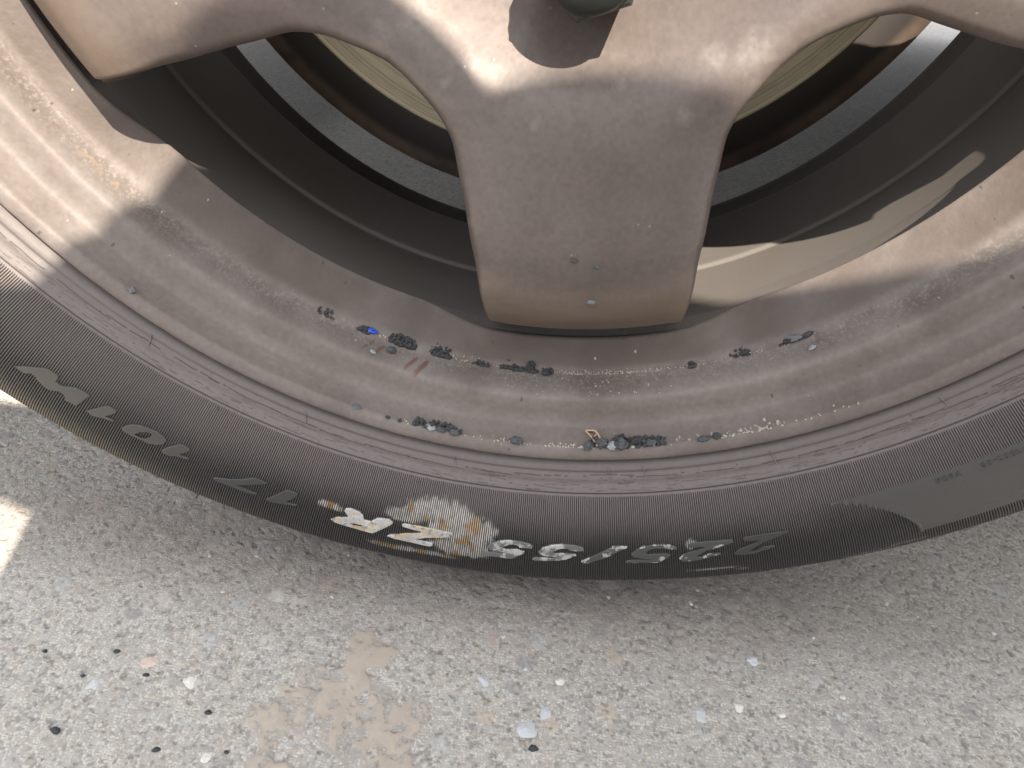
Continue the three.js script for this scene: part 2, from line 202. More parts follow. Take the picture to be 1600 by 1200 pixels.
  const GLYPHS = [
    ['letter_w',-39.13,0.2737,[[13.7,3.3],[11.2,0.5],[4.7,-4.9],[0.0,-5.0],[-0.5,-4.2],[-0.5,-1.8],[-2.7,-1.5],[-7.0,-4.5],[-9.6,-5.0],[-12.9,-4.8],[-10.9,3.5],[-6.5,4.0],[-5.3,1.8],[-3.0,1.7],[-0.6,3.7],[1.7,3.7],[4.3,3.0],[6.4,1.5],[7.7,1.5],[9.8,3.6]]],
    ['digit_one',-34.90,0.2733,[[5.7,3.5],[4.8,2.0],[2.5,-1.7],[0.7,-4.2],[-0.6,-4.8],[-3.6,-4.5],[-3.6,-3.3],[-1.1,0.8],[-4.7,0.4],[-4.2,1.5],[-0.8,2.4],[1.6,3.7],[3.4,4.2]]],
    ['digit_zero',-31.49,0.2728,[[8.2,2.7],[7.4,0.3],[5.5,-1.9],[3.1,-3.3],[-0.4,-4.1],[-4.2,-4.4],[-7.2,-3.6],[-8.4,-2.6],[-8.1,-0.3],[-5.9,2.1],[-3.1,3.4],[1.2,3.7],[4.8,4.0],[7.2,3.9]],[[3.5,2.4],[2.0,-0.4],[-0.5,-2.5],[-2.5,-2.6],[-2.9,-1.2],[-1.3,1.6],[0.7,2.6]]],
    ['digit_one',-28.56,0.2733,[[5.8,3.3],[4.4,0.1],[0.8,-4.4],[-0.5,-4.8],[-3.7,-4.4],[-3.6,-3.0],[-0.9,0.8],[-4.7,0.4],[-4.4,1.5],[-0.5,2.3],[2.5,4.1],[4.8,4.2]]],
    ['digit_seven',-22.91,0.2758,[[11.1,2.9],[10.2,1.9],[4.9,-0.4],[0.3,-3.3],[-4.1,-6.8],[-9.5,-6.4],[-8.5,-5.1],[-4.7,-2.7],[1.3,1.2],[-7.3,1.6],[-6.9,2.7],[-4.1,3.4],[1.2,3.5],[6.6,3.6],[9.5,3.9]]],
    ['digit_one',-19.00,0.2746,[[7.8,4.3],[4.6,-0.5],[1.4,-5.2],[0.1,-5.6],[-3.8,-5.3],[-3.9,-4.0],[-1.9,-0.9],[-0.6,0.8],[-1.0,1.5],[-5.0,0.9],[-4.2,2.5],[-2.1,2.6],[2.7,4.1],[6.0,4.9]]],
    ['letter_r',-12.58,0.2732,[[11.2,4.9],[9.3,2.5],[5.0,0.8],[4.9,-0.3],[6.8,-2.5],[6.5,-4.3],[4.2,-4.9],[0.7,-4.4],[-1.2,-2.8],[-1.9,-0.5],[-4.8,-0.6],[-7.0,-3.5],[-12.0,-4.6],[-13.9,-3.2],[-13.5,-1.8],[-6.7,6.5],[-1.5,6.4],[4.9,6.2],[9.0,6.1]],[[3.8,4.0],[2.1,2.8],[-0.9,2.5],[-2.8,2.8],[-1.5,4.1],[0.8,4.3]]],
    ['letter_z',-7.29,0.2745,[[7.7,-4.4],[6.7,-5.3],[-0.8,-5.7],[-13.6,-5.2],[-14.1,-4.4],[-12.6,-2.5],[-3.0,0.5],[0.5,2.5],[-1.3,2.8],[-6.4,3.1],[-6.6,4.7],[-5.3,5.6],[1.8,5.3],[9.6,5.3],[12.6,4.6],[11.9,3.6],[5.2,0.4],[-0.7,-1.7],[-0.9,-2.8],[2.2,-2.9],[7.1,-3.4]]],
    ['digit_five',0.60,0.2742,[[8.7,-0.0],[7.2,-2.4],[4.0,-4.3],[0.1,-5.3],[-4.8,-5.4],[-8.5,-4.6],[-10.4,-3.3],[-10.3,-1.8],[-7.4,-1.6],[-5.0,-1.7],[-4.3,-2.7],[-2.5,-3.3],[-0.1,-2.5],[1.7,-1.3],[2.2,-0.2],[0.1,0.2],[-3.9,-0.4],[-7.3,0.6],[-7.0,1.7],[-2.4,6.0],[1.8,6.0],[10.3,5.7],[11.0,4.7],[10.1,3.4],[5.6,3.0],[0.5,3.1],[-0.2,2.2],[3.5,2.5],[7.2,1.8]]],
    ['digit_five',5.04,0.2743,[[8.4,-0.1],[6.9,-2.6],[3.0,-4.7],[-1.5,-5.6],[-6.7,-5.3],[-10.3,-4.1],[-10.8,-2.1],[-7.6,-1.8],[-4.9,-2.0],[-4.0,-3.0],[-2.2,-3.2],[0.2,-2.5],[2.0,-0.9],[1.6,0.1],[-3.2,-0.2],[-6.8,-0.0],[-7.7,0.8],[-3.6,3.6],[-0.6,4.6],[3.3,5.1],[9.6,5.8],[10.6,4.9],[9.6,3.6],[2.1,3.3],[-0.4,2.5],[5.2,2.3],[7.6,1.4]]],
    ['slash',8.99,0.2745,[[9.3,4.3],[6.5,2.3],[0.9,-1.9],[-3.5,-5.1],[-4.8,-5.5],[-9.8,-5.0],[-9.6,-4.1],[-5.8,-1.9],[-1.1,1.7],[3.2,3.8],[6.1,5.4],[8.8,5.9]]],
    ['digit_five',13.11,0.2744,[[8.5,-0.7],[6.3,-3.2],[3.0,-4.9],[-2.0,-5.5],[-7.5,-4.9],[-10.4,-3.2],[-10.3,-2.1],[-8.3,-1.9],[-6.4,-2.6],[-4.2,-3.3],[-0.9,-3.3],[1.4,-2.2],[2.5,-0.7],[1.8,0.2],[-1.8,0.0],[-5.7,-0.0],[-7.4,1.0],[-6.8,2.2],[-2.5,5.6],[1.0,5.4],[10.1,5.3],[11.1,4.8],[10.1,3.6],[5.8,3.3],[0.3,3.5],[4.2,2.5],[8.1,1.1]]],
    ['digit_two',17.37,0.2748,[[5.4,-4.3],[4.3,-5.5],[-1.9,-5.7],[-12.3,-5.3],[-12.7,-3.6],[-6.9,-1.8],[-1.1,-0.1],[1.4,1.6],[3.3,2.9],[0.5,3.3],[-2.6,1.9],[-7.0,2.0],[-7.1,2.6],[-3.9,3.4],[0.6,4.8],[5.3,5.6],[8.3,5.3],[9.7,3.4],[7.7,0.8],[3.9,-0.7],[-0.2,-1.7],[-1.3,-2.8],[1.7,-3.0],[5.1,-3.0]]],
    ['digit_two',21.82,0.2744,[[4.9,-4.7],[3.7,-5.3],[-1.3,-5.5],[-12.5,-5.3],[-12.7,-4.1],[-7.5,-2.5],[-2.4,-0.6],[1.1,1.7],[3.4,3.3],[1.0,3.7],[-2.5,1.7],[-6.7,1.9],[-6.9,2.8],[-3.5,3.8],[1.5,5.1],[5.4,5.1],[8.9,4.3],[9.3,3.4],[7.3,1.5],[3.2,-0.3],[-0.2,-1.5],[-0.8,-2.3],[2.3,-2.9],[4.9,-3.2]]],
  ];
  const tess = new TessellateModifier(0.0022, 7);
  const wrap = (g, a0, r0) => { // bend a flat shape (metres, x = reading direction, y = outwards, z = height) onto the sidewall
    const p = g.attributes.position; for (let i = 0; i < p.count; i++) { const q = tyrePoint(r0 + p.getY(i), a0 - p.getX(i) / r0 / D, p.getZ(i)); p.setXYZ(i, q.x, q.y, q.z); }
    g.computeVertexNormals(); return g;
  };
  GLYPHS.forEach(([name, a0, r0, out, hole], k) => {
    const s = new THREE.Shape(out.map(([x, y]) => new THREE.Vector2(x / 1000, y / 1000))); if (hole) s.holes.push(new THREE.Path(hole.map(([x, y]) => new THREE.Vector2(x / 1000, y / 1000))));
    let g = new THREE.ExtrudeGeometry(s, { depth: 0.0009, bevelEnabled: true, bevelThickness: 0.00035, bevelSize: 0.0003, bevelOffset: -0.0003, bevelSegments: 2, curveSegments: 4 });
    g.translate(0, 0, -0.0002); g = tess.modify(g);
    const uv = g.attributes.uv, p = g.attributes.position; for (let i = 0; i < p.count; i++) uv.setXY(i, p.getX(i) / 0.04 + k * 0.37, p.getY(i) / 0.04 + k * 0.21);
    part(name, wrap(g, a0, r0), mats[which[k]], tyre);
  });
  // pale partly worn patch on the second figure two
  // small moulded code and the edge of the big brand lettering on the smooth plate
  const font = await new FontLoader().loadAsync('fonts/droid/droid_sans_bold.typeface.json');
  const code = (t, a0, r0, h) => { let x = 0; for (const ch of t) { const g0 = new TextGeometry(ch === ' ' ? 'i' : ch, { font, size: h, depth: 0.0007, curveSegments: 3 }); g0.computeBoundingBox(); const w = g0.boundingBox.max.x + h * 0.28; if (ch !== ' ') { g0.translate(x, 0, 0); part('code_character', wrap(tess.modify(g0), a0, r0), mats.dark, tyre); } x += ch === ' ' ? h * 1.4 : w; } };
  code('1-1001-00  V80A', 43.4, 0.2628, 0.0022);
  const brand = [[37.1, 0.2845, 4.5, 1.3, 14], [38.3, 0.2848, 3.5, 1.1, 160], [39.6, 0.2838, 6, 1.0, 172], [41.3, 0.2822, 4.5, 1.4, 150]];
  for (const [a, r, w, h, turn] of brand) { const g = new RoundedBoxGeometry(w / 1000, h / 1000, 0.0012, 2, 0.0004); g.rotateZ(turn * D); part('brand_stroke', wrap(tess.modify(g.toNonIndexed()), a, r), mats.dark, tyre); }
  // mould vent hairs standing across the bead
  const mNub = mk({ color: lin(0.13, 0.11, 0.105), roughness: 0.55 });
  for (const [a, r0, r1] of [[-35.4, 0.2385, 0.2425], [-20.2, 0.2383, 0.2422], [-5.5, 0.2385, 0.2418], [9.5, 0.2378, 0.2428], [12.8, 0.2374, 0.2422], [24.6, 0.2380, 0.2434], [39.4, 0.2376, 0.2420]]) {
    const pts = []; for (let i = 0; i <= 5; i++) pts.push(tyrePoint(lerp(r0, r1, i / 5), a + 0.06 * i, 0.0003)); part('vent_hair', new THREE.TubeGeometry(new THREE.CatmullRomCurve3(pts), 8, 0.00026, 5), mNub, tyre);
  }
}

// ------------------------------------------------------------------ alloy rim
let rimFront;
const SP0 = 7.05;                                       // angle of the spoke nearest to straight down
const spokePhi = (deg) => { let a = (deg - SP0) % 72; if (a > 36) a -= 72; if (a < -36) a += 72; return a; };
const bronzeLip = [0.124, 0.101, 0.091], bronzeFace = [0.098, 0.078, 0.070];
function dusted(u, v, k, dust, bronze = bronzeLip) { // paint, film of dust and fine dirt; u, v in metres
  const n = fbm(u * 55, v * 55, 4, k), f = fbm(u * 700, v * 700, 3, k + 20), b = fbm(u * 14, v * 14, 3, k + 40);
  let c = mix3(bronze, [0.19, 0.17, 0.157].map((v) => v * (bronze === bronzeFace ? 0.8 : 1)), clamp(dust * (0.30 + 0.9 * (n - 0.45) + 0.6 * (b - 0.5))));
  c = mix3(c, [0.085, 0.068, 0.063], 0.35 * sstep(0.55, 0.75, fbm(u * 38 + 5, v * 38, 4, k + 60)));
  const q = 0.86 + 0.28 * f; return [c[0] * q, c[1] * q, c[2] * q];
}
{
  const W = 2048, H = 512, ARC = 150;       // the drawn part covers 150 degrees
  // profile, from behind the flange over its edge and down the stepped lip to the ridge
  const ctrl = [[-0.0130, 0.2250], [-0.0128, 0.2320], [-0.0105, 0.2345], [-0.0050, 0.2350], [-0.0016, 0.2346], [-0.0002, 0.2337], [0.0001, 0.2322], [-0.0003, 0.2299], [-0.0012, 0.2285], [-0.0042, 0.2276], [-0.0085, 0.2263], [-0.0115, 0.2249], [-0.0130, 0.2222], [-0.0138, 0.2180], [-0.0149, 0.2147], [-0.0172, 0.2134], [-0.0215, 0.2126], [-0.0262, 0.2121], [-0.0282, 0.2112], [-0.0302, 0.2096], [-0.0345, 0.2063], [-0.0390, 0.2027], [-0.0425, 0.1997], [-0.0440, 0.1984]];
  const curve = new THREE.CatmullRomCurve3(ctrl.map(([z, r]) => new THREE.Vector3(z, r, 0)), false, 'centripetal');
  const front = rimFront = curve.getSpacedPoints(110).map((p) => [p.x, p.y]);
  const swell = (deg) => sstep(21, 10.5, Math.abs(spokePhi(deg)));   // the ridge comes forward to meet each spoke
  const ridge = (deg) => 0.1977 + 0.0006 * swell(deg);
  const tail = [[-0.0450, -0.0002], [-0.0456, -0.0002], [-0.0463, 0.0004], [-0.0472, 0.0016], [-0.0495, 0.0036], [-0.053, null, 0.2026], [-0.058, null, 0.2034], [-0.0635, null, 0.2036], [-0.064, null, 0.2041], [-0.080, null, 0.2044], [-0.0955, null, 0.2047], [-0.0962, null, 0.2046], [-0.0968, null, 0.2036], [-0.0972, null, 0.2030], [-0.0985, null, 0.2028], [-0.115, null, 0.2010], [-0.1348, null, 0.1990], [-0.1354, null, 0.1989], [-0.1360, null, 0.1991], [-0.1366, null, 0.2000], [-0.1378, null, 0.2042], [-0.1410, null, 0.2062], [-0.150, null, 0.2070], [-0.157, null, 0.2064], [-0.161, null, 0.2053], [-0.1645, null, 0.2049], [-0.1660, null, 0.2056], [-0.1665, null, 0.2080], [-0.1655, null, 0.2330], [-0.158, null, 0.2340], [-0.156, null, 0.2150]];
  const rows = [...front.map(([z, r]) => [z, r, null]), ...tail.map(([z, off, r]) => [z, r ?? null, off])];
  let s = 0; const S = rows.map((q, i) => { if (i) { const a = rows[i - 1], rr = (k) => k[1] ?? 0.2; s += Math.min(0.02, Math.hypot(q[0] - a[0], rr(q) - rr(a))); } return s; });
  const total = s; const nuR = 900;
  const sAtZ = (z) => { let k = 0; for (let i = 30; i < front.length; i++) if (front[i][0] <= z) { k = i; break; } return S[k]; };
  const sCrease = sAtZ(-0.0278), sLip = sAtZ(-0.0008), sStep = sAtZ(-0.013), sBack = S[rows.findIndex((q) => q[0] < -0.137)];
  const cut = front.length + 5, strip = (j0, j1) => grid(nuR + 1, j1 - j0, (i, jj) => {
    const j = j0 + jj;
    const deg = i / nuR * 360 - 180; let [z, r, off] = rows[j]; const sw = swell(deg);
    if (r === null) { r = ridge(deg) + off; z += 0.0095 * sw * sstep(-0.0495, -0.046, z); }
    else if (off === null && z < -0.028 && j < front.length) z = -0.028 + (z + 0.028) * (1 - 0.58 * sw);
    if (j < 34) r += 0.00022 * (fbm(deg * 1.1, 3, 3, 91) - 0.5) + (j < 16 ? 0.0005 * (fbm(deg * 3.3, 7, 3, 93) - 0.5) : 0);
    return { p: onWheel(r, deg, z).toArray(), uv: [deg / ARC + 0.5, S[j] / total] };
  }, { flip: true }), geo = strip(0, cut + 1), inside = strip(cut, rows.length);
  const R = rng(5);
  const spots = []; for (let k = 0; k < 260; k++) spots.push([R() * W, R() * H, 0.5 + R() * R() * 1.8, R() < 0.55]);
  const base = new Float32Array(W * H * 3), hgt = new Float32Array(W * H);
  for (let y = 0; y < H; y++) for (let x = 0; x < W; x++) {
    const u = x / W * 0.56, sv = y / H * total, deg = (x / W - 0.5) * ARC; let c = dusted(u, sv, 7, 0.75 + 0.35 * sstep(sStep + 0.004, sStep + 0.012, sv));
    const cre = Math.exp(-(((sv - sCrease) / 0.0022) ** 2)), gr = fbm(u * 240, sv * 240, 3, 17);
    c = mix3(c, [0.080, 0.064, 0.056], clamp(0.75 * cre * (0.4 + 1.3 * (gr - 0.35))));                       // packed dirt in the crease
    const up = sstep(sCrease, sCrease + 0.006, sv) * sstep(sCrease + 0.030, sCrease + 0.018, sv); c = mix3(c, [0.072, 0.055, 0.047], 0.85 * up * (0.75 + 0.6 * (fbm(u * 60, sv * 60, 3, 19) - 0.4)));  // wall behind the crease painted darker: shade under the spokes, some dirt
    const sil = sstep(0.6, 0.72, fbm(u * 1500, sv * 1500, 2, 27)) * Math.exp(-(((sv - sCrease + 0.004) / 0.005) ** 2)); c = mix3(c, [0.36, 0.32, 0.28], 0.3 * sil);
    if (sv > sCrease + 0.028) c = mix3(c, sv > sBack ? [0.075, 0.067, 0.061] : [0.115, 0.104, 0.096], 0.8);                                       // barrel behind the spokes: own tone, darker at the rear
    base.set(c, (y * W + x) * 3); hgt[y * W + x] = 0.5 + 0.9 * (fbm(u * 420, sv * 420, 4, 37) - 0.5) + 0.25 * (fbm(u * 1400, sv * 1400, 2, 39) - 0.5);
  }
  const stamp = (x, y, r, c, a, dh) => { for (let v = -Math.ceil(r); v <= r; v++) for (let w = -Math.ceil(r); w <= r; w++) { const X = Math.round(x + w), Y = Math.round(y + v); if (X < 0 || Y < 0 || X >= W || Y >= H || Math.hypot(w, v) > r + 0.3) continue; const k = (Y * W + X) * 3; for (let q = 0; q < 3; q++) base[k + q] = lerp(base[k + q], c[q], a); hgt[Y * W + X] += dh; } };
  for (const [x, y, r, dark] of spots) if (y / H * total < sCrease + 0.03) stamp(x, y, r, dark ? [0.05, 0.045, 0.042] : [0.42, 0.38, 0.34], 0.75, dark ? -0.35 : 0.3);
  const px = (deg) => (deg / ARC + 0.5) * W, py = (sv) => sv / total * H;
  for (const [a, ds, len, w] of [[-15.4, -0.004, 0.007, 2.2], [-16.6, -0.003, 0.006, 1.6], [-10.4, -0.0055, 0.008, 3.0], [-11.6, -0.005, 0.007, 2.2]]) for (let t = 0; t <= 1; t += 0.04) stamp(px(a - 0.9 * t) , py(sCrease + ds - len * t), w * (0.7 + 0.5 * vnoise(t * 9, a, 4)), [0.13, 0.078, 0.062], 0.35, -0.02);
  for (const [a, b] of [[-50.5, -47.6], [-50.2, -48.6], [-46.5, -46]]) for (let t = 0; t <= 1; t += 0.02) stamp(px(lerp(a, b, t)), py(sCrease - 0.006 + 0.0022 * Math.sin(t * 3)), 1.6, [0.22, 0.165, 0.12], 0.2, 0);
  for (let k = 0; k < 26; k++) { const a = 21 + (R() - 0.5) * 11, t = R(); stamp(px(a), py(sLip + 0.0025 + (R() - 0.5) * 0.0018), 0.5 + R() * 0.6, [0.45, 0.41, 0.36], 0.55, 0.3); }
  const map = tex(W, H, (x, y) => { const k = (y * W + x) * 3; return [base[k], base[k + 1], base[k + 2]]; });
  const bump = tex(W, H, (x, y) => hgt[y * W + x], false);
  const mRim = new THREE.MeshPhysicalMaterial({ map, bumpMap: bump, bumpScale: 0.00016, roughness: 0.6, metalness: 0.12, specularIntensity: 0.6, side: THREE.DoubleSide });
  part('wheel_rim', geo, mRim, wheel);
  const mBarrel = new THREE.MeshStandardMaterial({ map, roughness: 0.68, metalness: 0.15, side: THREE.DoubleSide });   // unpolished inside of the rim
  part('rim_barrel', inside, mBarrel, wheel);
}

// ------------------------------------------------------------------ five spokes and the hub
const winIn = smoothInterp([[0, 0.1104], [3, 0.1111], [7.5, 0.1138], [10.2, 0.1162], [12, 0.1188], [14, 0.1228], [16.4, 0.1325], [18.5, 0.1423], [20.3, 0.1532], [21.9, 0.1635], [23.45, 0.1750], [24.6, 0.1832], [24.75, 0.1838]]);
const RT = 0.1838, RH = 0.060;
const rMax = (phi) => { const w = 36 - Math.abs(phi); return w >= 24.75 ? RT : winIn(w); };
const zFace = smoothInterp([[0.05, -0.0560], [0.066, -0.0550], [0.074, -0.0515], [0.083, -0.0430], [0.092, -0.0345], [0.100, -0.0275], [0.112, -0.0208], [0.128, -0.0148], [0.143, -0.0108], [0.156, -0.0092], [0.167, -0.0097], [0.176, -0.0122], [0.1838, -0.0163]]);
const edgeLine = []; for (let k = -400; k <= 400; k++) { const phi = k / 400 * 36, r = rMax(phi); edgeLine.push([r * Math.sin(phi * D), r * Math.cos(phi * D)]); }
function edgeDist(x, y) { let b = 1; for (let k = 1; k < edgeLine.length; k++) { const [ax, ay] = edgeLine[k - 1], [bx, by] = edgeLine[k]; const dx = bx - ax, dy = by - ay, l = dx * dx + dy * dy; const t = l ? clamp(((x - ax) * dx + (y - ay) * dy) / l) : 0; b = Math.min(b, Math.hypot(x - ax - dx * t, y - ay - dy * t)); } return b; }
function faceZ(x, y, d) { // local frame: spoke along +y
  const r = Math.hypot(x, y), q = x / 0.036, along = sstep(0.10, 0.14, r);
  let z = zFace(r) - 0.0058 * q * q * along * sstep(0.186, 0.158, r) - 0.0026 * sstep(0.95, 0.25, Math.abs(q)) * sstep(0.108, 0.140, r) * sstep(0.179, 0.163, r);
  const rr = lerp(0.0034, 0.0014, sstep(0.157, 0.174, r)); if (d < rr) z -= (rr - Math.sqrt(Math.max(0, rr * rr - (rr - d) ** 2))) * 0.9; const wide = 0.011; if (d < wide) z -= 0.0009 * (1 - d / wide) ** 2;
  return z;
}
let spokeGeo;
{
  const phis = []; const add = (a, b, n) => { for (let i = 0; i < n; i++) phis.push(lerp(a, b, i / n)); };
  add(-36, -15.5, 56); add(-15.5, -10.4, 56); add(-10.4, 10.4, 44); add(10.4, 15.5, 56); add(15.5, 36, 56); phis.push(36);
  const ts = []; for (let i = 0; i <= 44; i++) { const t = i / 44; ts.push(1 - Math.pow(1 - t, 1.9)); }
  const pos = [], face = [];
  const G = grid(phis.length, ts.length + 5, (i, j) => {
    const phi = phis[i], rm = rMax(phi); const t = ts[Math.min(j, ts.length - 1)], r = lerp(RH, rm, t), x = r * Math.sin(phi * D), y = r * Math.cos(phi * D);
    const d = t >= 1 ? 0 : edgeDist(x, y);
    let z = faceZ(x, y, d), xx = x, yy = y;
    if (j >= ts.length) { const k = j - ts.length + 1; z -= [0.0015, 0.005, 0.012, 0.024, 0.040][k - 1] * lerp(1, 0.75, sstep(0.166, 0.182, r)); const q = 1 + [0.001, 0.004, 0.020, 0.058, 0.082][k - 1] * sstep(0.163, 0.1838, r); xx *= q; yy *= q; }
    return { p: [xx, -yy, z], uv: [xx, -yy] };
  }, { flip: false });
  const nm = G.attributes.normal, nv = ts.length + 5; // the sectors meet without a seam: no sideways tilt along their shared edge
  for (const i of [0, phis.length - 1]) { const a = phis[i] * D, tx = Math.cos(a), ty = Math.sin(a); for (let j = 0; j < nv; j++) { const k = i * nv + j, x = nm.getX(k), y = nm.getY(k), z = nm.getZ(k), t = x * tx + y * ty; const X = x - t * tx, Y = y - t * ty, l = Math.hypot(X, Y, z) || 1; nm.setXYZ(k, X / l, Y / l, z / l); } }
  spokeGeo = G;
}
{
  // film of dust, wipe marks and dried splashes on the painted face; 1 uv unit = 1 metre of wheel face
  const N = 2048, SZ = 0.42;
  const splats = [[-0.034, -0.100, 0.0022], [-0.027, -0.094, 0.0028], [-0.045, -0.082, 0.006], [-0.055, -0.089, 0.005], [0.023, -0.096, 0.002], [0.062, -0.082, 0.006], [0.050, -0.085, 0.004], [-0.004, -0.110, 0.002], [-0.023, -0.145, 0.0025], [0.044, -0.102, 0.003]];
  const map = tex(N, N, (x, y) => {
    const X = (x / N - 0.5) * SZ, Y = (y / N - 0.5) * SZ; let c = dusted(X, Y, 207, 0.38, bronzeFace);
    for (const [a, b, r] of splats) { const d = Math.hypot(X - a, Y - b) / r; if (d < 1.8) { const m = sstep(1.25, 0.3, d + 1.1 * (fbm(X * 400, Y * 400, 3, 223) - 0.5)); c = mix3(c, [0.22, 0.195, 0.18], 0.25 * m * (0.5 + 0.9 * vnoise(X * 900, Y * 900, 271))); } }
    const tan = sstep(0.155, 0.181, Math.hypot(X, Y)); c = mix3(c, [0.112, 0.080, 0.055], 0.7 * tan);                // browner tone towards the spoke ends
    const rub = sstep(0.6, 0.8, fbm(X * 30 + 90, Y * 120, 3, 231)); c = mix3(c, [0.15, 0.12, 0.11], 0.25 * rub);
    const [w1, , wi] = worley(X, Y, 0.0042, 241); const sp = wi > 0.90 ? sstep(0.11, 0.05, w1) : 0; return mix3(c, wi > 0.985 ? [0.30, 0.27, 0.25] : [0.07, 0.06, 0.055], 0.5 * sp);
  }, true, THREE.ClampToEdgeWrapping);
  const mk = (t) => { t.repeat.set(1 / SZ, 1 / SZ); t.offset.set(0.5, 0.5); return t; };
  const bump = mk(tex(1024, 1024, (x, y) => 0.5 + 0.7 * (fbm(x * 0.16, y * 0.16, 4, 251) - 0.5), false, THREE.ClampToEdgeWrapping));
  const rough = mk(tex(512, 512, (x, y) => { const v = 0.36 + 0.22 * fbm(x * 0.05, y * 0.05, 4, 261); return [v, v, v]; }, false, THREE.ClampToEdgeWrapping));
  const mSpoke = new THREE.MeshPhysicalMaterial({ map: mk(map), bumpMap: bump, bumpScale: 0.00012, roughness: 1, roughnessMap: rough, metalness: 0.35, specularIntensity: 1, side: THREE.DoubleSide });
  const turned = (deg, lean = 0) => { const g = spokeGeo.clone(); g.rotateZ(deg * D); if (lean) { const p = g.attributes.position; for (let i = 0; i < p.count; i++) { const x = p.getX(i), y = p.getY(i), a = lean * D * sstep(0.114, 0.150, Math.hypot(x, y)); p.setX(i, x * Math.cos(a) - y * Math.sin(a)); p.setY(i, x * Math.sin(a) + y * Math.cos(a)); } } const p = g.attributes.position, uv = g.attributes.uv; for (let i = 0; i < p.count; i++) uv.setXY(i, p.getX(i), p.getY(i)); return g; };
  for (let k = 0; k < 5; k++) part('spoke', turned(SP0 + 72 * k, k === 1 ? -1.6 : 0), mSpoke, wheel);
  // hub: floor of the bowl, centre cap and the big hexagon nuts
  const hubPts = [[0.0005, -0.030], [0.024, -0.0305], [0.0285, -0.033], [0.030, -0.0385], [0.0305, -0.0555], [0.034, -0.0562], [0.0602, -0.0556], [0.0602, -0.085]].map(([r, z]) => new THREE.Vector2(r, z));
  const hub = new THREE.LatheGeometry(hubPts, 96); hub.rotateX(Math.PI / 2); { const uv = hub.attributes.uv, p = hub.attributes.position; for (let i = 0; i < p.count; i++) uv.setXY(i, p.getX(i), p.getY(i)); }
  part('hub', hub, mSpoke, wheel);
  const mNut = new THREE.MeshPhysicalMaterial({ color: lin(0.018, 0.020, 0.017), roughness: 0.5, metalness: 0.3 });
  for (let k = 0; k < 5; k++) {
    const hexa = (r) => { const s = new THREE.Shape(); for (let q = 0; q < 6; q++) { const a = q * 60 * D; s[q ? 'lineTo' : 'moveTo'](r * Math.cos(a), r * Math.sin(a)); } s.closePath(); return s; };
    const body = new THREE.ExtrudeGeometry(hexa(0.0158), { depth: 0.034, bevelEnabled: true, bevelThickness: 0.0012, bevelSize: 0.0012, bevelSegments: 2 });
    const dome = new THREE.SphereGeometry(0.0148, 40, 16, 0, Math.PI * 2, 0, Math.PI / 2); dome.rotateX(Math.PI / 2); dome.scale(1, 1, 0.5); dome.translate(0, 0, 0.0350);
    const g = mergeGeometries([body, dome.toNonIndexed()].map((q) => { const r = q.index ? q.toNonIndexed() : q; return r; }));
    g.rotateZ((262 + 72 * k) * D); const c = onWheel(0.0618, 7.4 + 72 * k, -0.0555); g.translate(c.x, c.y, c.z); part('lug_nut', g, mNut, wheel);
  }
}

// ------------------------------------------------------------------ brake disc and shield
{
  const discTex = tex(1024, 64, (x, y) => { const v = 0.26 + 0.16 * (hash2(x, 1, 3) - 0.5) + 0.14 * (vnoise(x / 5, 4, 5) - 0.5) + 0.06 * (vnoise(x / 3, y / 6, 7) - 0.5); return [v * 1.0, v * 0.90, v * 0.66]; });
  const mDisc = new THREE.MeshPhysicalMaterial({ map: discTex, bumpMap: discTex, bumpScale: 0.0002, metalness: 0.5, roughness: 0.5, side: THREE.DoubleSide });
  const pr = [[0.072, -0.060], [0.0785, -0.061], [0.0795, -0.098], [0.0805, -0.1000], [0.1445, -0.1000], [0.1454, -0.1008], [0.1454, -0.1078], [0.136, -0.1085], [0.136, -0.1155], [0.1454, -0.1160], [0.1454, -0.1235], [0.08, -0.124]];
  const g = new THREE.LatheGeometry(pr.map(([r, z]) => new THREE.Vector2(r, z)), 240); g.rotateX(Math.PI / 2); { const p = g.attributes.position, uv = g.attributes.uv; for (let i = 0; i < p.count; i++) { const r = Math.hypot(p.getX(i), p.getY(i)); uv.setXY(i, (r - 0.07) / 0.08, Math.atan2(p.getY(i), p.getX(i)) * 3); } }
  part('brake_disc', g, mDisc, wheel);
}
const car = thing('parked_car', 'parked car above the wheel, with its rusty brake shield showing dark behind the disc', 'car');
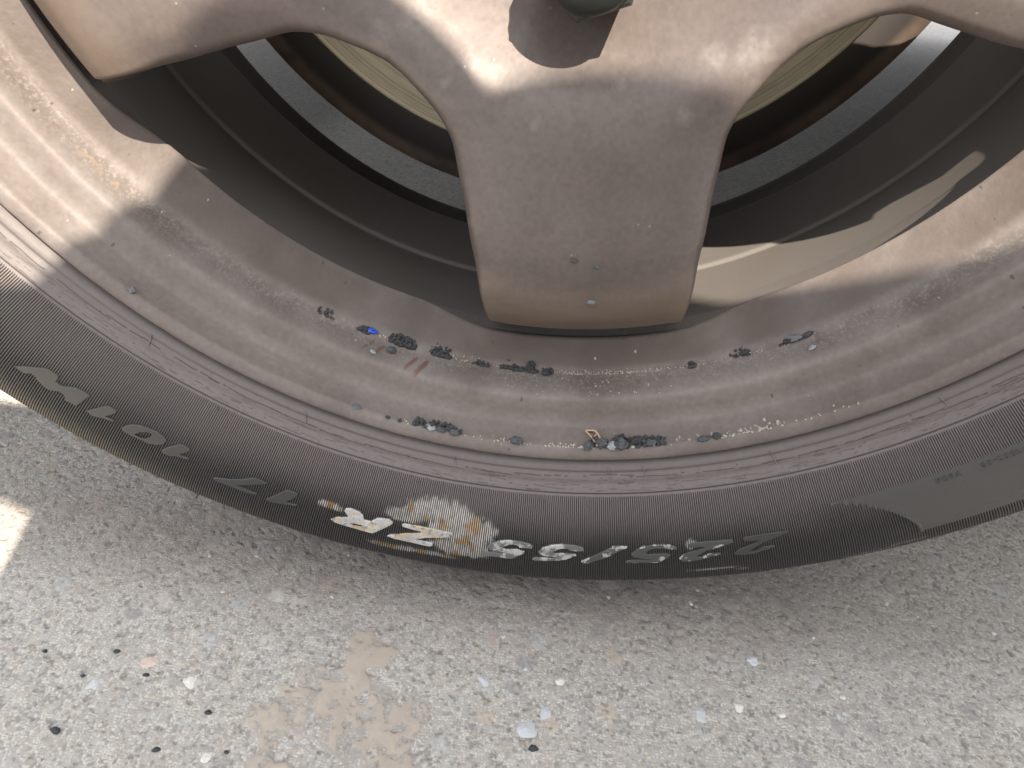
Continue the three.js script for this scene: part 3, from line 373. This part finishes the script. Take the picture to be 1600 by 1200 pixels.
{
  const rustShadeTex = tex(512, 512, (x, y) => { const n = fbm(x / 40, y / 40, 5, 303), f = fbm(x / 6, y / 6, 3, 309); return mix3([0.022, 0.018, 0.017], [0.13, 0.092, 0.070], sstep(0.955, 0.975, y / 512) * clamp(0.6 + 2 * (n - 0.5) + 0.5 * (f - 0.5)) + 0.06); });  // plate painted near black as shade behind the disc, rust only at its edge
  const mShield = new THREE.MeshStandardMaterial({ map: rustShadeTex, roughness: 0.75, side: THREE.DoubleSide });
  const pr = [[0.05, -0.136], [0.150, -0.136], [0.1585, -0.1355], [0.1650, -0.1315], [0.1698, -0.1250], [0.1708, -0.1205], [0.1712, -0.1205], [0.1722, -0.126], [0.167, -0.134], [0.158, -0.138], [0.05, -0.1385]];
  const g = new THREE.LatheGeometry(pr.map(([r, z]) => new THREE.Vector2(r, z)), 200); { const p = g.attributes.position, uv = g.attributes.uv; for (let i = 0; i < p.count; i++) uv.setXY(i, Math.atan2(p.getX(i), p.getZ(i)) * 0.5, Math.hypot(p.getX(i), p.getZ(i)) / 0.174); } g.rotateX(Math.PI / 2); g.translate(0, AXLE, 0); part('brake_shield', g, mShield, car);
  // bodywork above: wing with its wheel arch, inner arch, floor, far side
  const mPaint = new THREE.MeshPhysicalMaterial({ color: lin(0.09, 0.095, 0.10), roughness: 0.3, metalness: 0.4, clearcoat: 0.8, side: THREE.DoubleSide });
  const mUnder = new THREE.MeshStandardMaterial({ color: lin(0.02, 0.02, 0.021), roughness: 0.9, side: THREE.DoubleSide });
  const s = new THREE.Shape(); s.moveTo(-0.85, 0.20); s.lineTo(-0.40, 0.20); s.absarc(0, AXLE + 0.02, 0.362, Math.PI * 1.10, -Math.PI * 0.10, true); s.lineTo(2.6, 0.20); s.lineTo(2.65, 0.62); s.lineTo(2.5, 0.86); s.lineTo(-0.2, 0.84); s.lineTo(-0.75, 0.68); s.closePath();
  const wing = new THREE.ExtrudeGeometry(s, { depth: 0.02, bevelEnabled: true, bevelThickness: 0.008, bevelSize: 0.008, bevelSegments: 3, curveSegments: 48 }); wing.translate(0, 0, -0.012); part('wing_panel', wing, mPaint, car);
  const arch = new THREE.CylinderGeometry(0.375, 0.375, 0.30, 64, 1, true, -Math.PI * 0.60, Math.PI * 1.2); arch.rotateX(Math.PI / 2); arch.rotateZ(Math.PI); arch.translate(0, AXLE + 0.02, -0.165); part('arch_liner', arch, mUnder, car);
  const floor = new THREE.BoxGeometry(2.2, 0.03, 1.9); floor.translate(1.5, 0.275, -0.99); part('floor_pan', floor, mUnder, car);
  const nose = new THREE.BoxGeometry(0.42, 0.03, 1.66); nose.translate(-0.63, 0.235, -0.86); part('floor_pan', nose, mUnder, car);
  const inner = new THREE.BoxGeometry(1.0, 0.50, 0.02); inner.translate(0, 0.575, -0.33); part('inner_wing', inner, mUnder, car);
  const mid = new THREE.BoxGeometry(0.84, 0.03, 1.3); mid.translate(0, 0.34, -1.0); part('floor_pan', mid, mUnder, car);
  const bonnet = new THREE.BoxGeometry(3.3, 0.03, 1.95); bonnet.translate(0.95, 0.845, -0.99); part('bonnet', bonnet, mPaint, car);
  const far = wing.clone(); far.translate(0, 0, -1.98); part('wing_panel', far, mPaint, car);
}

// ------------------------------------------------------------------ loose bits on the rim, spoke and ground
const W0 = new THREE.Vector3(0, AXLE, 0);
function lump(r, seed, flat = [1, 1, 1], rough = 0.45, det = 3) { // an angular broken piece
  const g0 = mergeVertices(new THREE.IcosahedronGeometry(1, det).deleteAttribute('uv').deleteAttribute('normal')); const p = g0.attributes.position, R = rng(seed);
  const planes = []; for (let k = 0; k < 9; k++) planes.push([new THREE.Vector3(R() - 0.5, R() - 0.5, R() - 0.5).normalize(), 0.55 + 0.35 * R()]);
  const v = new THREE.Vector3(); for (let i = 0; i < p.count; i++) { v.fromBufferAttribute(p, i); for (const [n, d] of planes) { const e = v.dot(n) - d; if (e > 0) v.addScaledVector(n, -e * 0.85); } const s = 1 + rough * (fbm(v.x * 2.2 + seed, v.y * 2.2 + v.z * 1.7, 2, seed) - 0.5) + rough * 0.75 * (fbm(v.x * 5.5 + v.z * 3.1 + seed, v.y * 5.5 - v.z * 3.7, 2, seed + 9) - 0.5); v.multiplyScalar(s * r); p.setXYZ(i, v.x * flat[0], v.y * flat[1], v.z * flat[2]); }
  const g = g0.toNonIndexed(); g.computeVertexNormals(); return g;
}
const mBits = { black: new THREE.MeshStandardMaterial({ color: lin(0.030, 0.031, 0.034), roughness: 0.75 }), slate: new THREE.MeshStandardMaterial({ color: lin(0.050, 0.055, 0.060), roughness: 0.7 }), grey: new THREE.MeshStandardMaterial({ color: lin(0.10, 0.108, 0.118), roughness: 0.7 }), pale: new THREE.MeshStandardMaterial({ color: lin(0.22, 0.235, 0.25), roughness: 0.6 }), blue: new THREE.MeshPhysicalMaterial({ color: lin(0.02, 0.075, 0.42), roughness: 0.35 }), cream: new THREE.MeshStandardMaterial({ color: lin(0.36, 0.33, 0.275), roughness: 0.9 }), brown: new THREE.MeshStandardMaterial({ color: lin(0.062, 0.045, 0.038), roughness: 0.9 }), straw: new THREE.MeshStandardMaterial({ color: lin(0.36, 0.25, 0.17), roughness: 0.7 }) };
function rimRadius(z) { for (let i = 40; i < rimFront.length; i++) if (rimFront[i][0] <= z) { const [z1, r1] = rimFront[i], [z0, r0] = rimFront[i - 1]; return lerp(r0, r1, (z - z0) / (z1 - z0 || 1)); } return 0.2; }
function onRim(deg, z, lift) { return onWheel(rimRadius(z) - lift, 0.15 + 1.033 * deg, z).add(W0); }   // a place on the lip of the rim
let seedN = 1000;
// [name, material, degrees, depth, radius, size in metres, flattening, label, category]
const BITS = [
  ['plastic_scrap', 'blue', -16.7, -0.0290, 0.2113, 0.0024, [1.25, 0.42, 0.7], 'bright blue plastic scrap lying in the crease of the wheel rim', 'plastic scrap'],
  ['gravel_chip', 'black', -18.0, -0.0283, 0.2116, 0.0017, [1.2, 0.8, 0.8], 'black chip at the left of the blue scrap in the rim crease', 'gravel chip'],
  ['gravel_chip', 'slate', -14.1, -0.0226, 0.2136, 0.0022, [1, 0.85, 0.9], 'round dark green grey chip on the rim lip below the crease, under the blue scrap', 'gravel chip'],
  ['stone_crumb', 'pale', -15.9, -0.0186, 0.2147, 0.0014, [1.2, 0.7, 0.9], 'small whitish crumb on the rim lip below the blue scrap', 'stone crumb'],
  ['rubber_crumb', 'black', 0.9, -0.0288, 0.2114, 0.0023, [1.1, 1.1, 0.8], 'tall black crumb standing in the rim crease under the middle spoke', 'rubber crumb'],
  ['rubber_crumb', 'black', 2.7, -0.0272, 0.2122, 0.0021, [1.3, 0.8, 0.8], 'black crumb in the rim crease just right of the tall one under the spoke', 'rubber crumb'],
  ['gravel_chip', 'black', 18.2, -0.0277, 0.2120, 0.0018, [1.4, 0.6, 0.8], 'flat black chip in the rim crease right of the spoke end', 'gravel chip'],
  ['gravel_chip', 'black', 23.8, -0.0284, 0.2118, 0.0019, [1.3, 0.7, 0.8], 'black chip midway along the right hand rim crease', 'gravel chip'],
  ['slate_flake', 'grey', 28.7, -0.0284, 0.2118, 0.0031, [1.35, 0.62, 0.7], 'large grey slate flake at the right end of the debris in the rim crease', 'slate flake'],
  ['gravel_chip', 'black', 30.1, -0.0284, 0.2116, 0.0022, [1.5, 0.6, 0.7], 'pointed black chip touching the right side of the large slate flake', 'gravel chip'],
  ['stone_crumb', 'pale', 30.0, -0.0214, 0.2138, 0.0015, [1.2, 0.7, 1], 'round white stone crumb on the rim lip below the large slate flake', 'stone crumb'],
  ['gravel_chip', 'black', -9.8, -0.0016, 0.2284, 0.0014, [1, 0.9, 0.8], 'tiny black chip left of the pale flake on the rim edge', 'gravel chip'],
  ['paint_flake', 'pale', -8.2, -0.0018, 0.2284, 0.0024, [1.3, 0.45, 0.9], 'pale bluish paint flake on the rim edge beside the slate pieces', 'paint flake'],
  ['slate_chip', 'slate', -7.2, -0.0018, 0.2284, 0.0021, [1.3, 0.6, 0.8], 'left one of three slate chips heaped on the rim edge', 'slate chip'],
  ['slate_chip', 'slate', -6.3, -0.0034, 0.2275, 0.0019, [1.4, 0.6, 0.8], 'rear one of three slate chips heaped on the rim edge', 'slate chip'],
  ['slate_chip', 'slate', -5.8, -0.0012, 0.2288, 0.0024, [1.1, 0.8, 0.8], 'front right one of three slate chips heaped on the rim edge', 'slate chip'],
  ['rubber_crumb', 'slate', 0.3, -0.0016, 0.2283, 0.0024, [1.25, 0.9, 0.9], 'single dark chunk on the rim edge between the two heaps', 'rubber crumb'],
  ['rubber_crumb', 'slate', 7.2, -0.0014, 0.2288, 0.0022, [1.2, 0.9, 0.9], 'leftmost crumb of the big dark heap on the rim edge', 'rubber crumb'],
  ['rubber_crumb', 'slate', 8.4, -0.0024, 0.2282, 0.0024, [1.1, 1, 0.9], 'second crumb from the left in the big dark heap on the rim edge', 'rubber crumb'],
  ['paint_flake', 'pale', 9.5, -0.0012, 0.2286, 0.0024, [1.2, 0.8, 0.9], 'pale blue grey flake inside the big dark heap on the rim edge', 'paint flake'],
  ['rubber_crumb', 'slate', 10.5, -0.0012, 0.2288, 0.0030, [1.25, 0.9, 0.9], 'largest grey crumb in the middle of the big dark heap on the rim edge', 'rubber crumb'],
  ['rubber_crumb', 'black', 10.3, -0.0042, 0.2262, 0.0025, [1, 1.05, 0.9], 'highest black crumb at the back of the big dark heap on the rim edge', 'rubber crumb'],
  ['rubber_crumb', 'black', 11.9, -0.0026, 0.2276, 0.0025, [1.1, 1, 0.9], 'black crumb right of the highest one in the big heap on the rim edge', 'rubber crumb'],
  ['rubber_crumb', 'slate', 13.1, -0.0018, 0.2283, 0.0022, [1.2, 0.9, 0.9], 'second crumb from the right in the big dark heap on the rim edge', 'rubber crumb'],
  ['rubber_crumb', 'black', 14.2, -0.0018, 0.2282, 0.0019, [1.3, 0.9, 0.8], 'rightmost crumb of the big dark heap on the rim edge', 'rubber crumb'],
  ['slate_chip', 'slate', 18.0, -0.0014, 0.2287, 0.0024, [1.4, 0.5, 0.8], 'flat slate chip on the rim edge right of the big heap', 'slate chip'],
  ['rubber_crumb', 'black', 19.3, -0.0018, 0.2283, 0.0019, [1.2, 0.8, 0.8], 'black crumb against the right end of the lone flat slate chip on the rim edge', 'rubber crumb'],
  ['gravel_chip', 'grey', -37.8, -0.0016, 0.2284, 0.0017, [1.1, 0.8, 0.9], 'speckled grey chip alone on the left rim edge', 'gravel chip'],
  ['gravel_chip', 'black', -12.4, -0.0014, 0.2288, 0.0010, [1.3, 0.7, 0.9], 'tiny flat black speck on the rim edge, left of its twin', 'gravel chip'],
  ['gravel_chip', 'black', -11.2, -0.0013, 0.2289, 0.0012, [1, 0.9, 0.9], 'tiny cube like black speck on the rim edge, left of the slate heap', 'gravel chip'],
  ['leaf_scrap', 'grey', -15.5, -0.0020, 0.2283, 0.0020, [1.4, 0.25, 0.9], 'thin grey flake on the rim edge below the reddish scratches', 'flake'],
];
for (const [name, mat, deg, z, r, size, flat, label, cat] of BITS) {
  const g = lump(size * 0.84, ++seedN, flat, name === 'rubber_crumb' ? 0.95 : 0.5); g.rotateY((seedN * 37 % 60 - 30) * D); g.rotateZ(deg * D);
  const p = onRim(deg, z, size * flat[1] * 0.62); const m = new THREE.Mesh(g, mBits[mat]); m.name = numbered(name); m.position.copy(p); m.castShadow = m.receiveShadow = true; scene.add(m); tag(m, label, cat);
}
{ // two dirt specks and a grey one stuck to the middle spoke
  for (const [x, y, s, mat, label] of [[0.0147, -0.1517, 0.0012, 'brown', 'upper left brown mud speck stuck on the middle spoke'], [0.0227, -0.1532, 0.0011, 'slate', 'upper right dark mud speck stuck on the middle spoke'], [0.0232, -0.1672, 0.0013, 'grey', 'lowest bluish grey mud speck near the end of the middle spoke']]) {
    const a = SP0 * D, lx = x * Math.cos(a) + y * Math.sin(a), ly = -(-x * Math.sin(a) + y * Math.cos(a)); const z = faceZ(lx, ly, 0.02);
    const m = new THREE.Mesh(lump(s, ++seedN, [1.3, 0.8, 0.5]), mBits[mat]); m.name = numbered('mud_speck'); m.position.set(x, y + AXLE, z + s * 0.2); m.castShadow = m.receiveShadow = true; scene.add(m); tag(m, label, 'mud speck');
  }
}
{ // dry stalk: a bent grass stem standing in the heap
  const P = (deg, z, r) => onRim(deg, z, 0.0009 + 0.3 * (0.2284 - r < 0.003 ? 0 : 0.0012));
  const a = P(8.1, -0.0012, 0.2275), b = P(7.55, -0.0050, 0.2236), c = P(6.95, -0.0082, 0.2222), d = P(7.9, -0.0080, 0.2222), e = P(8.9, -0.0012, 0.2272);
  const st = thing('dry_stalk', 'dry bent brown grass stalk leaning out of the debris heap on the rim edge', 'stalk');
  part('stem', new THREE.TubeGeometry(new THREE.CatmullRomCurve3([a, b, c]), 16, 0.00034, 6), mBits.straw, st);
  part('stem', new THREE.TubeGeometry(new THREE.CatmullRomCurve3([c.clone().add(new THREE.Vector3(0.0003, 0.0002, 0)), d, d.clone().lerp(e, 0.5), e], false, 'centripetal'), 20, 0.00042, 6), mBits.straw, st);
  part('stem', new THREE.TubeGeometry(new THREE.CatmullRomCurve3([P(7.6, -0.0048, 0.2232), P(8.0, -0.0066, 0.2226), d]), 10, 0.00026, 6), mBits.straw, st);
}
function grit(name, label, mat, n, place, size, seed) { // countless crumbs: one instanced object
  const g = lump(1, seed, [1, 1, 1], 0.5, 1), m = new THREE.InstancedMesh(g, mBits[mat], n), R = rng(seed), M = new THREE.Matrix4(), q = new THREE.Quaternion(); m.name = numbered(name);
  for (let i = 0; i < n; i++) { const p = place(R, i), s = size * (0.45 + 0.9 * R() * R()); q.setFromEuler(new THREE.Euler(R() * 6, R() * 6, R() * 6)); M.compose(p, q, new THREE.Vector3(s * (0.8 + 0.6 * R()), s * 0.8, s * (0.8 + 0.4 * R()))); m.setMatrixAt(i, M); }
  m.castShadow = m.receiveShadow = true; m.userData = { kind: 'stuff', label, category: 'grit' }; scene.add(m); return m;
}
const creaseAt = (R, a, spread) => { const t = (R() + R() + R() - 1.5) * spread; const z = -0.0280 - Math.abs(t) * 0.5 + t * 0.5, n = R() * R() * 0.0016; return onRim(a, z, n); };
const piles = [[-17.6, 0.7, 34], [-13.4, 1.5, 150], [-12.4, 0.7, 90], [-9.2, 1.0, 120], [-8.3, 0.5, 40], [-4.5, 1.0, 34], [-0.6, 1.8, 90], [1.2, 0.5, 50], [2.8, 0.5, 40], [18.2, 0.7, 12], [23.2, 1.2, 24], [28.0, 1.0, 20], [-22, 1.2, 18]];
const pileList = piles.flatMap(([a, w, n]) => Array.from({ length: n }, () => [a, w]));
grit('dark_grit', 'dark grit lying in a line along the crease of the rim', 'black', pileList.length, (R, i) => creaseAt(R, pileList[i][0] + (R() + R() - 1) * pileList[i][1], 0.0026), 0.00095, 61);
grit('pale_grit', 'pale sandy grit strewn along the crease of the rim and below it', 'cream', 520, (R, i) => i < 260 ? creaseAt(R, lerp(-18, 31, R()), 0.0016) : i < 430 ? creaseAt(R, lerp(2, 15, R()), 0.0012) : (() => { const z = lerp(-0.027, -0.016, R()); return onRim(lerp(-2, 16, R()), z, 0); })(), 0.00038, 62);
grit('edge_grit', 'pale crumbs caught along the outer edge of the rim', 'cream', 190, (R, i) => { const a = i < 50 ? lerp(19.5, 25.5, R()) : i < 110 ? lerp(3, 8, R()) : lerp(-12, 32, R()); const t = R() * R(); return onRim(a, -0.0012 - 0.0028 * t, 0.0001); }, 0.00055, 63);
grit('heap_grit', 'dark crumbs between the pieces of the heaps on the rim edge', 'black', 190, (R, i) => { const a = i < 130 ? lerp(7, 14.6, R()) : lerp(-9.8, -5.2, R()); const t = R(); return onRim(a, -0.0012 - 0.0034 * t, 0.0002 + R() * R() * 0.0022); }, 0.0011, 64);

{ // pebbles of the concrete that stand a little proud, each its own piece of the slab
  const R = rng(88), mats = stoneCols.map((c) => new THREE.MeshStandardMaterial({ color: lin(c[0] * 1.02, c[1] * 1.02, c[2] * 1.02), roughness: 0.85 }));
  const shapes = Array.from({ length: 10 }, (_, k) => lump(1, 500 + k, [1, 0.34, 0.75 + 0.05 * k], 0.5, 2));
  const known = [[-0.0016, 0.0368, 0.0045, 7], [0.0253, 0.0477, 0.0038, 0], [0.1154, 0.0098, 0.0035, 7], [0.1053, 0.0346, 0.0034, 4], [0.0888, 0.0396, 0.0045, 0], [0.1224, 0.0354, 0.0022, 4], [-0.1534, 0.0578, 0.0034, 0], [-0.117, 0.0525, 0.0034, 4], [-0.0989, 0.0815, 0.0032, 4], [-0.1384, 0.0455, 0.005, 1], [0.1463, -0.0064, 0.0018, 4], [0.0187, 0.0554, 0.0055, 0], [0.0309, 0.0319, 0.0026, 4]];
  for (let k = 0; k < 75; k++) {
    const kn = known[k]; const x = kn ? kn[0] : lerp(-0.27, 0.28, R()), z = kn ? kn[1] : lerp(-0.03, 0.10, R()), s = kn ? kn[2] : 0.0008 + 0.0016 * R() * R(), c = kn ? kn[3] : Math.floor(R() * 8);
    if (!kn && skins.some(([a, b, p, q]) => Math.hypot((x - a) / p, (z - b) / q) < 0.9)) continue;
    const m = part('pebble', shapes[k % 10], mats[c], ground); m.name = numbered('pebble'); m.scale.setScalar(s); m.rotation.y = R() * 6.28; m.position.set(kn ? x * 1.045 : x, -s * 0.2, kn ? z + 0.0035 : z);
  }
}
{ // little black bits of tar and rubber lying on the concrete
  const spots = [[-0.1572, 0.0779, 0.0017, 'largest black tar bit, lower left on the concrete'], [-0.1357, 0.0511, 0.0010, 'small black tar bit just right of and above the pale pebble at left'], [-0.1803, 0.0459, 0.0010, 'small black tar bit nearest the left edge, below the sun patch'], [-0.1522, 0.0421, 0.0011, 'small black tar bit level with its twin nearest the left edge'], [-0.1053, 0.0637, 0.0012, 'black tar bit beside the left end of the tan stain'], [-0.1180, 0.0805, 0.0013, 'black tar bit near the bottom edge, right of the largest one'], [0.0210, 0.0624, 0.0016, 'lone black tar bit on the concrete below the middle of the tyre'], [-0.0928, 0.0781, 0.0008, 'smallest black tar bit, near the bottom edge left of the tan stain'], [-0.1597, 0.0546, 0.0008, 'tiny black tar bit straight above the largest one']];
  for (const [x, z, s, label] of spots) { const m = new THREE.Mesh(lump(s, ++seedN, [1.3, 0.7, 0.9]), mBits.black); m.name = numbered('tar_bit'); m.position.set(x * 1.04, s * 0.35, z * 1.01 + 0.0036); m.castShadow = m.receiveShadow = true; scene.add(m); tag(m, label, 'tar bit', 'tar bits on the concrete'); }
}

// ------------------------------------------------------------------ the one who takes the picture, crouching in the sun in front of the wheel
{
  const me = thing('person', 'person crouching in front of the wheel, holding a phone, casting the shadow', 'person', [0, 0, 0]);
  const J = { // joint: [x, height above axle, z, radius]
    head: [0.345, 0.66, 0.704, 0.094], crown: [0.340, 0.70, 0.710, 0.084], neck: [0.325, 0.56, 0.682, 0.055], chest: [0.285, 0.42, 0.600, 0.130], belly: [0.236, 0.20, 0.570, 0.15], hip: [0.30, 0.02, 0.76, 0.14],
    shadowFill: [0.10, 0.30, 0.51, 0.075], shL: [0.168, 0.50, 0.503, 0.052], shR: [0.525, 0.50, 0.560, 0.072], elL: [-0.002, 0.23, 0.382, 0.033], shadowBulge: [-0.082, 0.25, 0.392, 0.028], wrL: [-0.068, 0.0, 0.312, 0.029], haL: [-0.064, -0.045, 0.285, 0.037], elR: [0.53, 0.22, 0.41, 0.055], wrR: [0.20, 0.0, 0.31, 0.030], haR: [0.14, -0.045, 0.285, 0.036],  // two added lumps, at flank and left elbow, fill out the cast shadow
    knL: [-0.012, 0.06, 0.50, 0.075], anL: [0.05, -0.24, 0.62, 0.052], toL: [0.02, -0.28, 0.49, 0.038], knR: [0.52, 0.06, 0.52, 0.075], anR: [0.50, -0.24, 0.64, 0.052], toR: [0.51, -0.28, 0.51, 0.038], hipL: [0.24, 0.0, 0.76, 0.105], hipR: [0.38, 0.0, 0.76, 0.105] };
  const bones = [['head', 'crown'], ['head', 'neck'], ['neck', 'chest'], ['chest', 'belly'], ['belly', 'hip'], ['chest', 'shL'], ['shL', 'shadowFill'], ['shadowFill', 'belly'], ['elL', 'shadowBulge'],  ['chest', 'shR'], ['shL', 'elL'], ['elL', 'wrL'], ['wrL', 'haL'], ['shR', 'elR'], ['elR', 'wrR'], ['wrR', 'haR'], ['hip', 'hipL'], ['hip', 'hipR'], ['hipL', 'knL'], ['knL', 'anL'], ['anL', 'toL'], ['hipR', 'knR'], ['knR', 'anR'], ['anR', 'toR']];
  const res = 96, c0 = new THREE.Vector3(0.25, AXLE + 0.24, 0.60), half = 0.58;
  const mc = new MarchingCubes(res, new THREE.MeshStandardMaterial(), false, false, 400000); mc.isolation = 0;
  const seg = (p, a, b) => { const ax = a[0], ay = a[1], az = a[2], dx = b[0] - ax, dy = b[1] - ay, dz = b[2] - az; const t = clamp(((p[0] - ax) * dx + (p[1] - ay) * dy + (p[2] - az) * dz) / (dx * dx + dy * dy + dz * dz)); return Math.hypot(p[0] - ax - dx * t, p[1] - ay - dy * t, p[2] - az - dz * t) - lerp(a[3], b[3], t); };
  for (let z = 0; z < res; z++) for (let y = 0; y < res; y++) for (let x = 0; x < res; x++) {
    const p = [c0.x + (x - res / 2) / (res / 2) * half, c0.y + (y - res / 2) / (res / 2) * half - AXLE, c0.z + (z - res / 2) / (res / 2) * half];
    let s = 0; for (const [a, b] of bones) s += Math.exp(-Math.max(-0.3, Math.min(0.4, seg(p, J[a], J[b]))) * 140);
    mc.field[x + y * res + z * res * res] = Math.log(s + 1e-30) / 140;
  }
  mc.update();
  const n = mc.count, P = new Float32Array(n * 3), Nn = new Float32Array(n * 3), C = new Float32Array(n * 3);
  for (let i = 0; i < n; i++) {
    const q = [mc.positionArray[i * 3] * half + c0.x, mc.positionArray[i * 3 + 1] * half + c0.y, mc.positionArray[i * 3 + 2] * half + c0.z]; P.set(q, i * 3); Nn.set([mc.normalArray[i * 3], mc.normalArray[i * 3 + 1], mc.normalArray[i * 3 + 2]], i * 3);
    const h = q[1] - AXLE; let c = h > 0.70 || (h > 0.60 && q[2] > 0.72) ? [0.03, 0.022, 0.018] : h > 0.57 ? [0.42, 0.27, 0.19] : (q[0] < 0.16 && h < 0.02 && q[2] < 0.30) ? [0.42, 0.27, 0.19] : h < -0.22 ? [0.08, 0.08, 0.08] : q[2] > 0.40 && h < 0.10 ? [0.05, 0.065, 0.10] : [0.12, 0.12, 0.125]; C.set(c, i * 3);
  }
  const g = new THREE.BufferGeometry(); g.setAttribute('position', new THREE.BufferAttribute(P, 3)); g.setAttribute('normal', new THREE.BufferAttribute(Nn, 3)); g.setAttribute('color', new THREE.BufferAttribute(C, 3));
  part('body', g, new THREE.MeshStandardMaterial({ vertexColors: true, roughness: 0.85, side: THREE.DoubleSide }), me);
  const ph = thing('mobile_phone', 'dark mobile phone held up in front of the wheel', 'phone'); ph.position.copy(camera.position); ph.quaternion.copy(camera.quaternion);
  const shell = new RoundedBoxGeometry(0.15, 0.074, 0.008, 4, 0.004); shell.translate(0.052, -0.022, 0.0145); part('phone_case', shell, new THREE.MeshPhysicalMaterial({ color: lin(0.03, 0.03, 0.034), roughness: 0.35 }), ph);
  const screen = new THREE.BoxGeometry(0.14, 0.066, 0.0006); screen.translate(0.052, -0.022, 0.0189); part('screen', screen, new THREE.MeshPhysicalMaterial({ color: lin(0.02, 0.02, 0.02), roughness: 0.1 }), ph);
}

scene.traverse((o) => { if (o.isMesh) { o.castShadow = true; o.receiveShadow = true; } });
renderer.render(scene, camera);
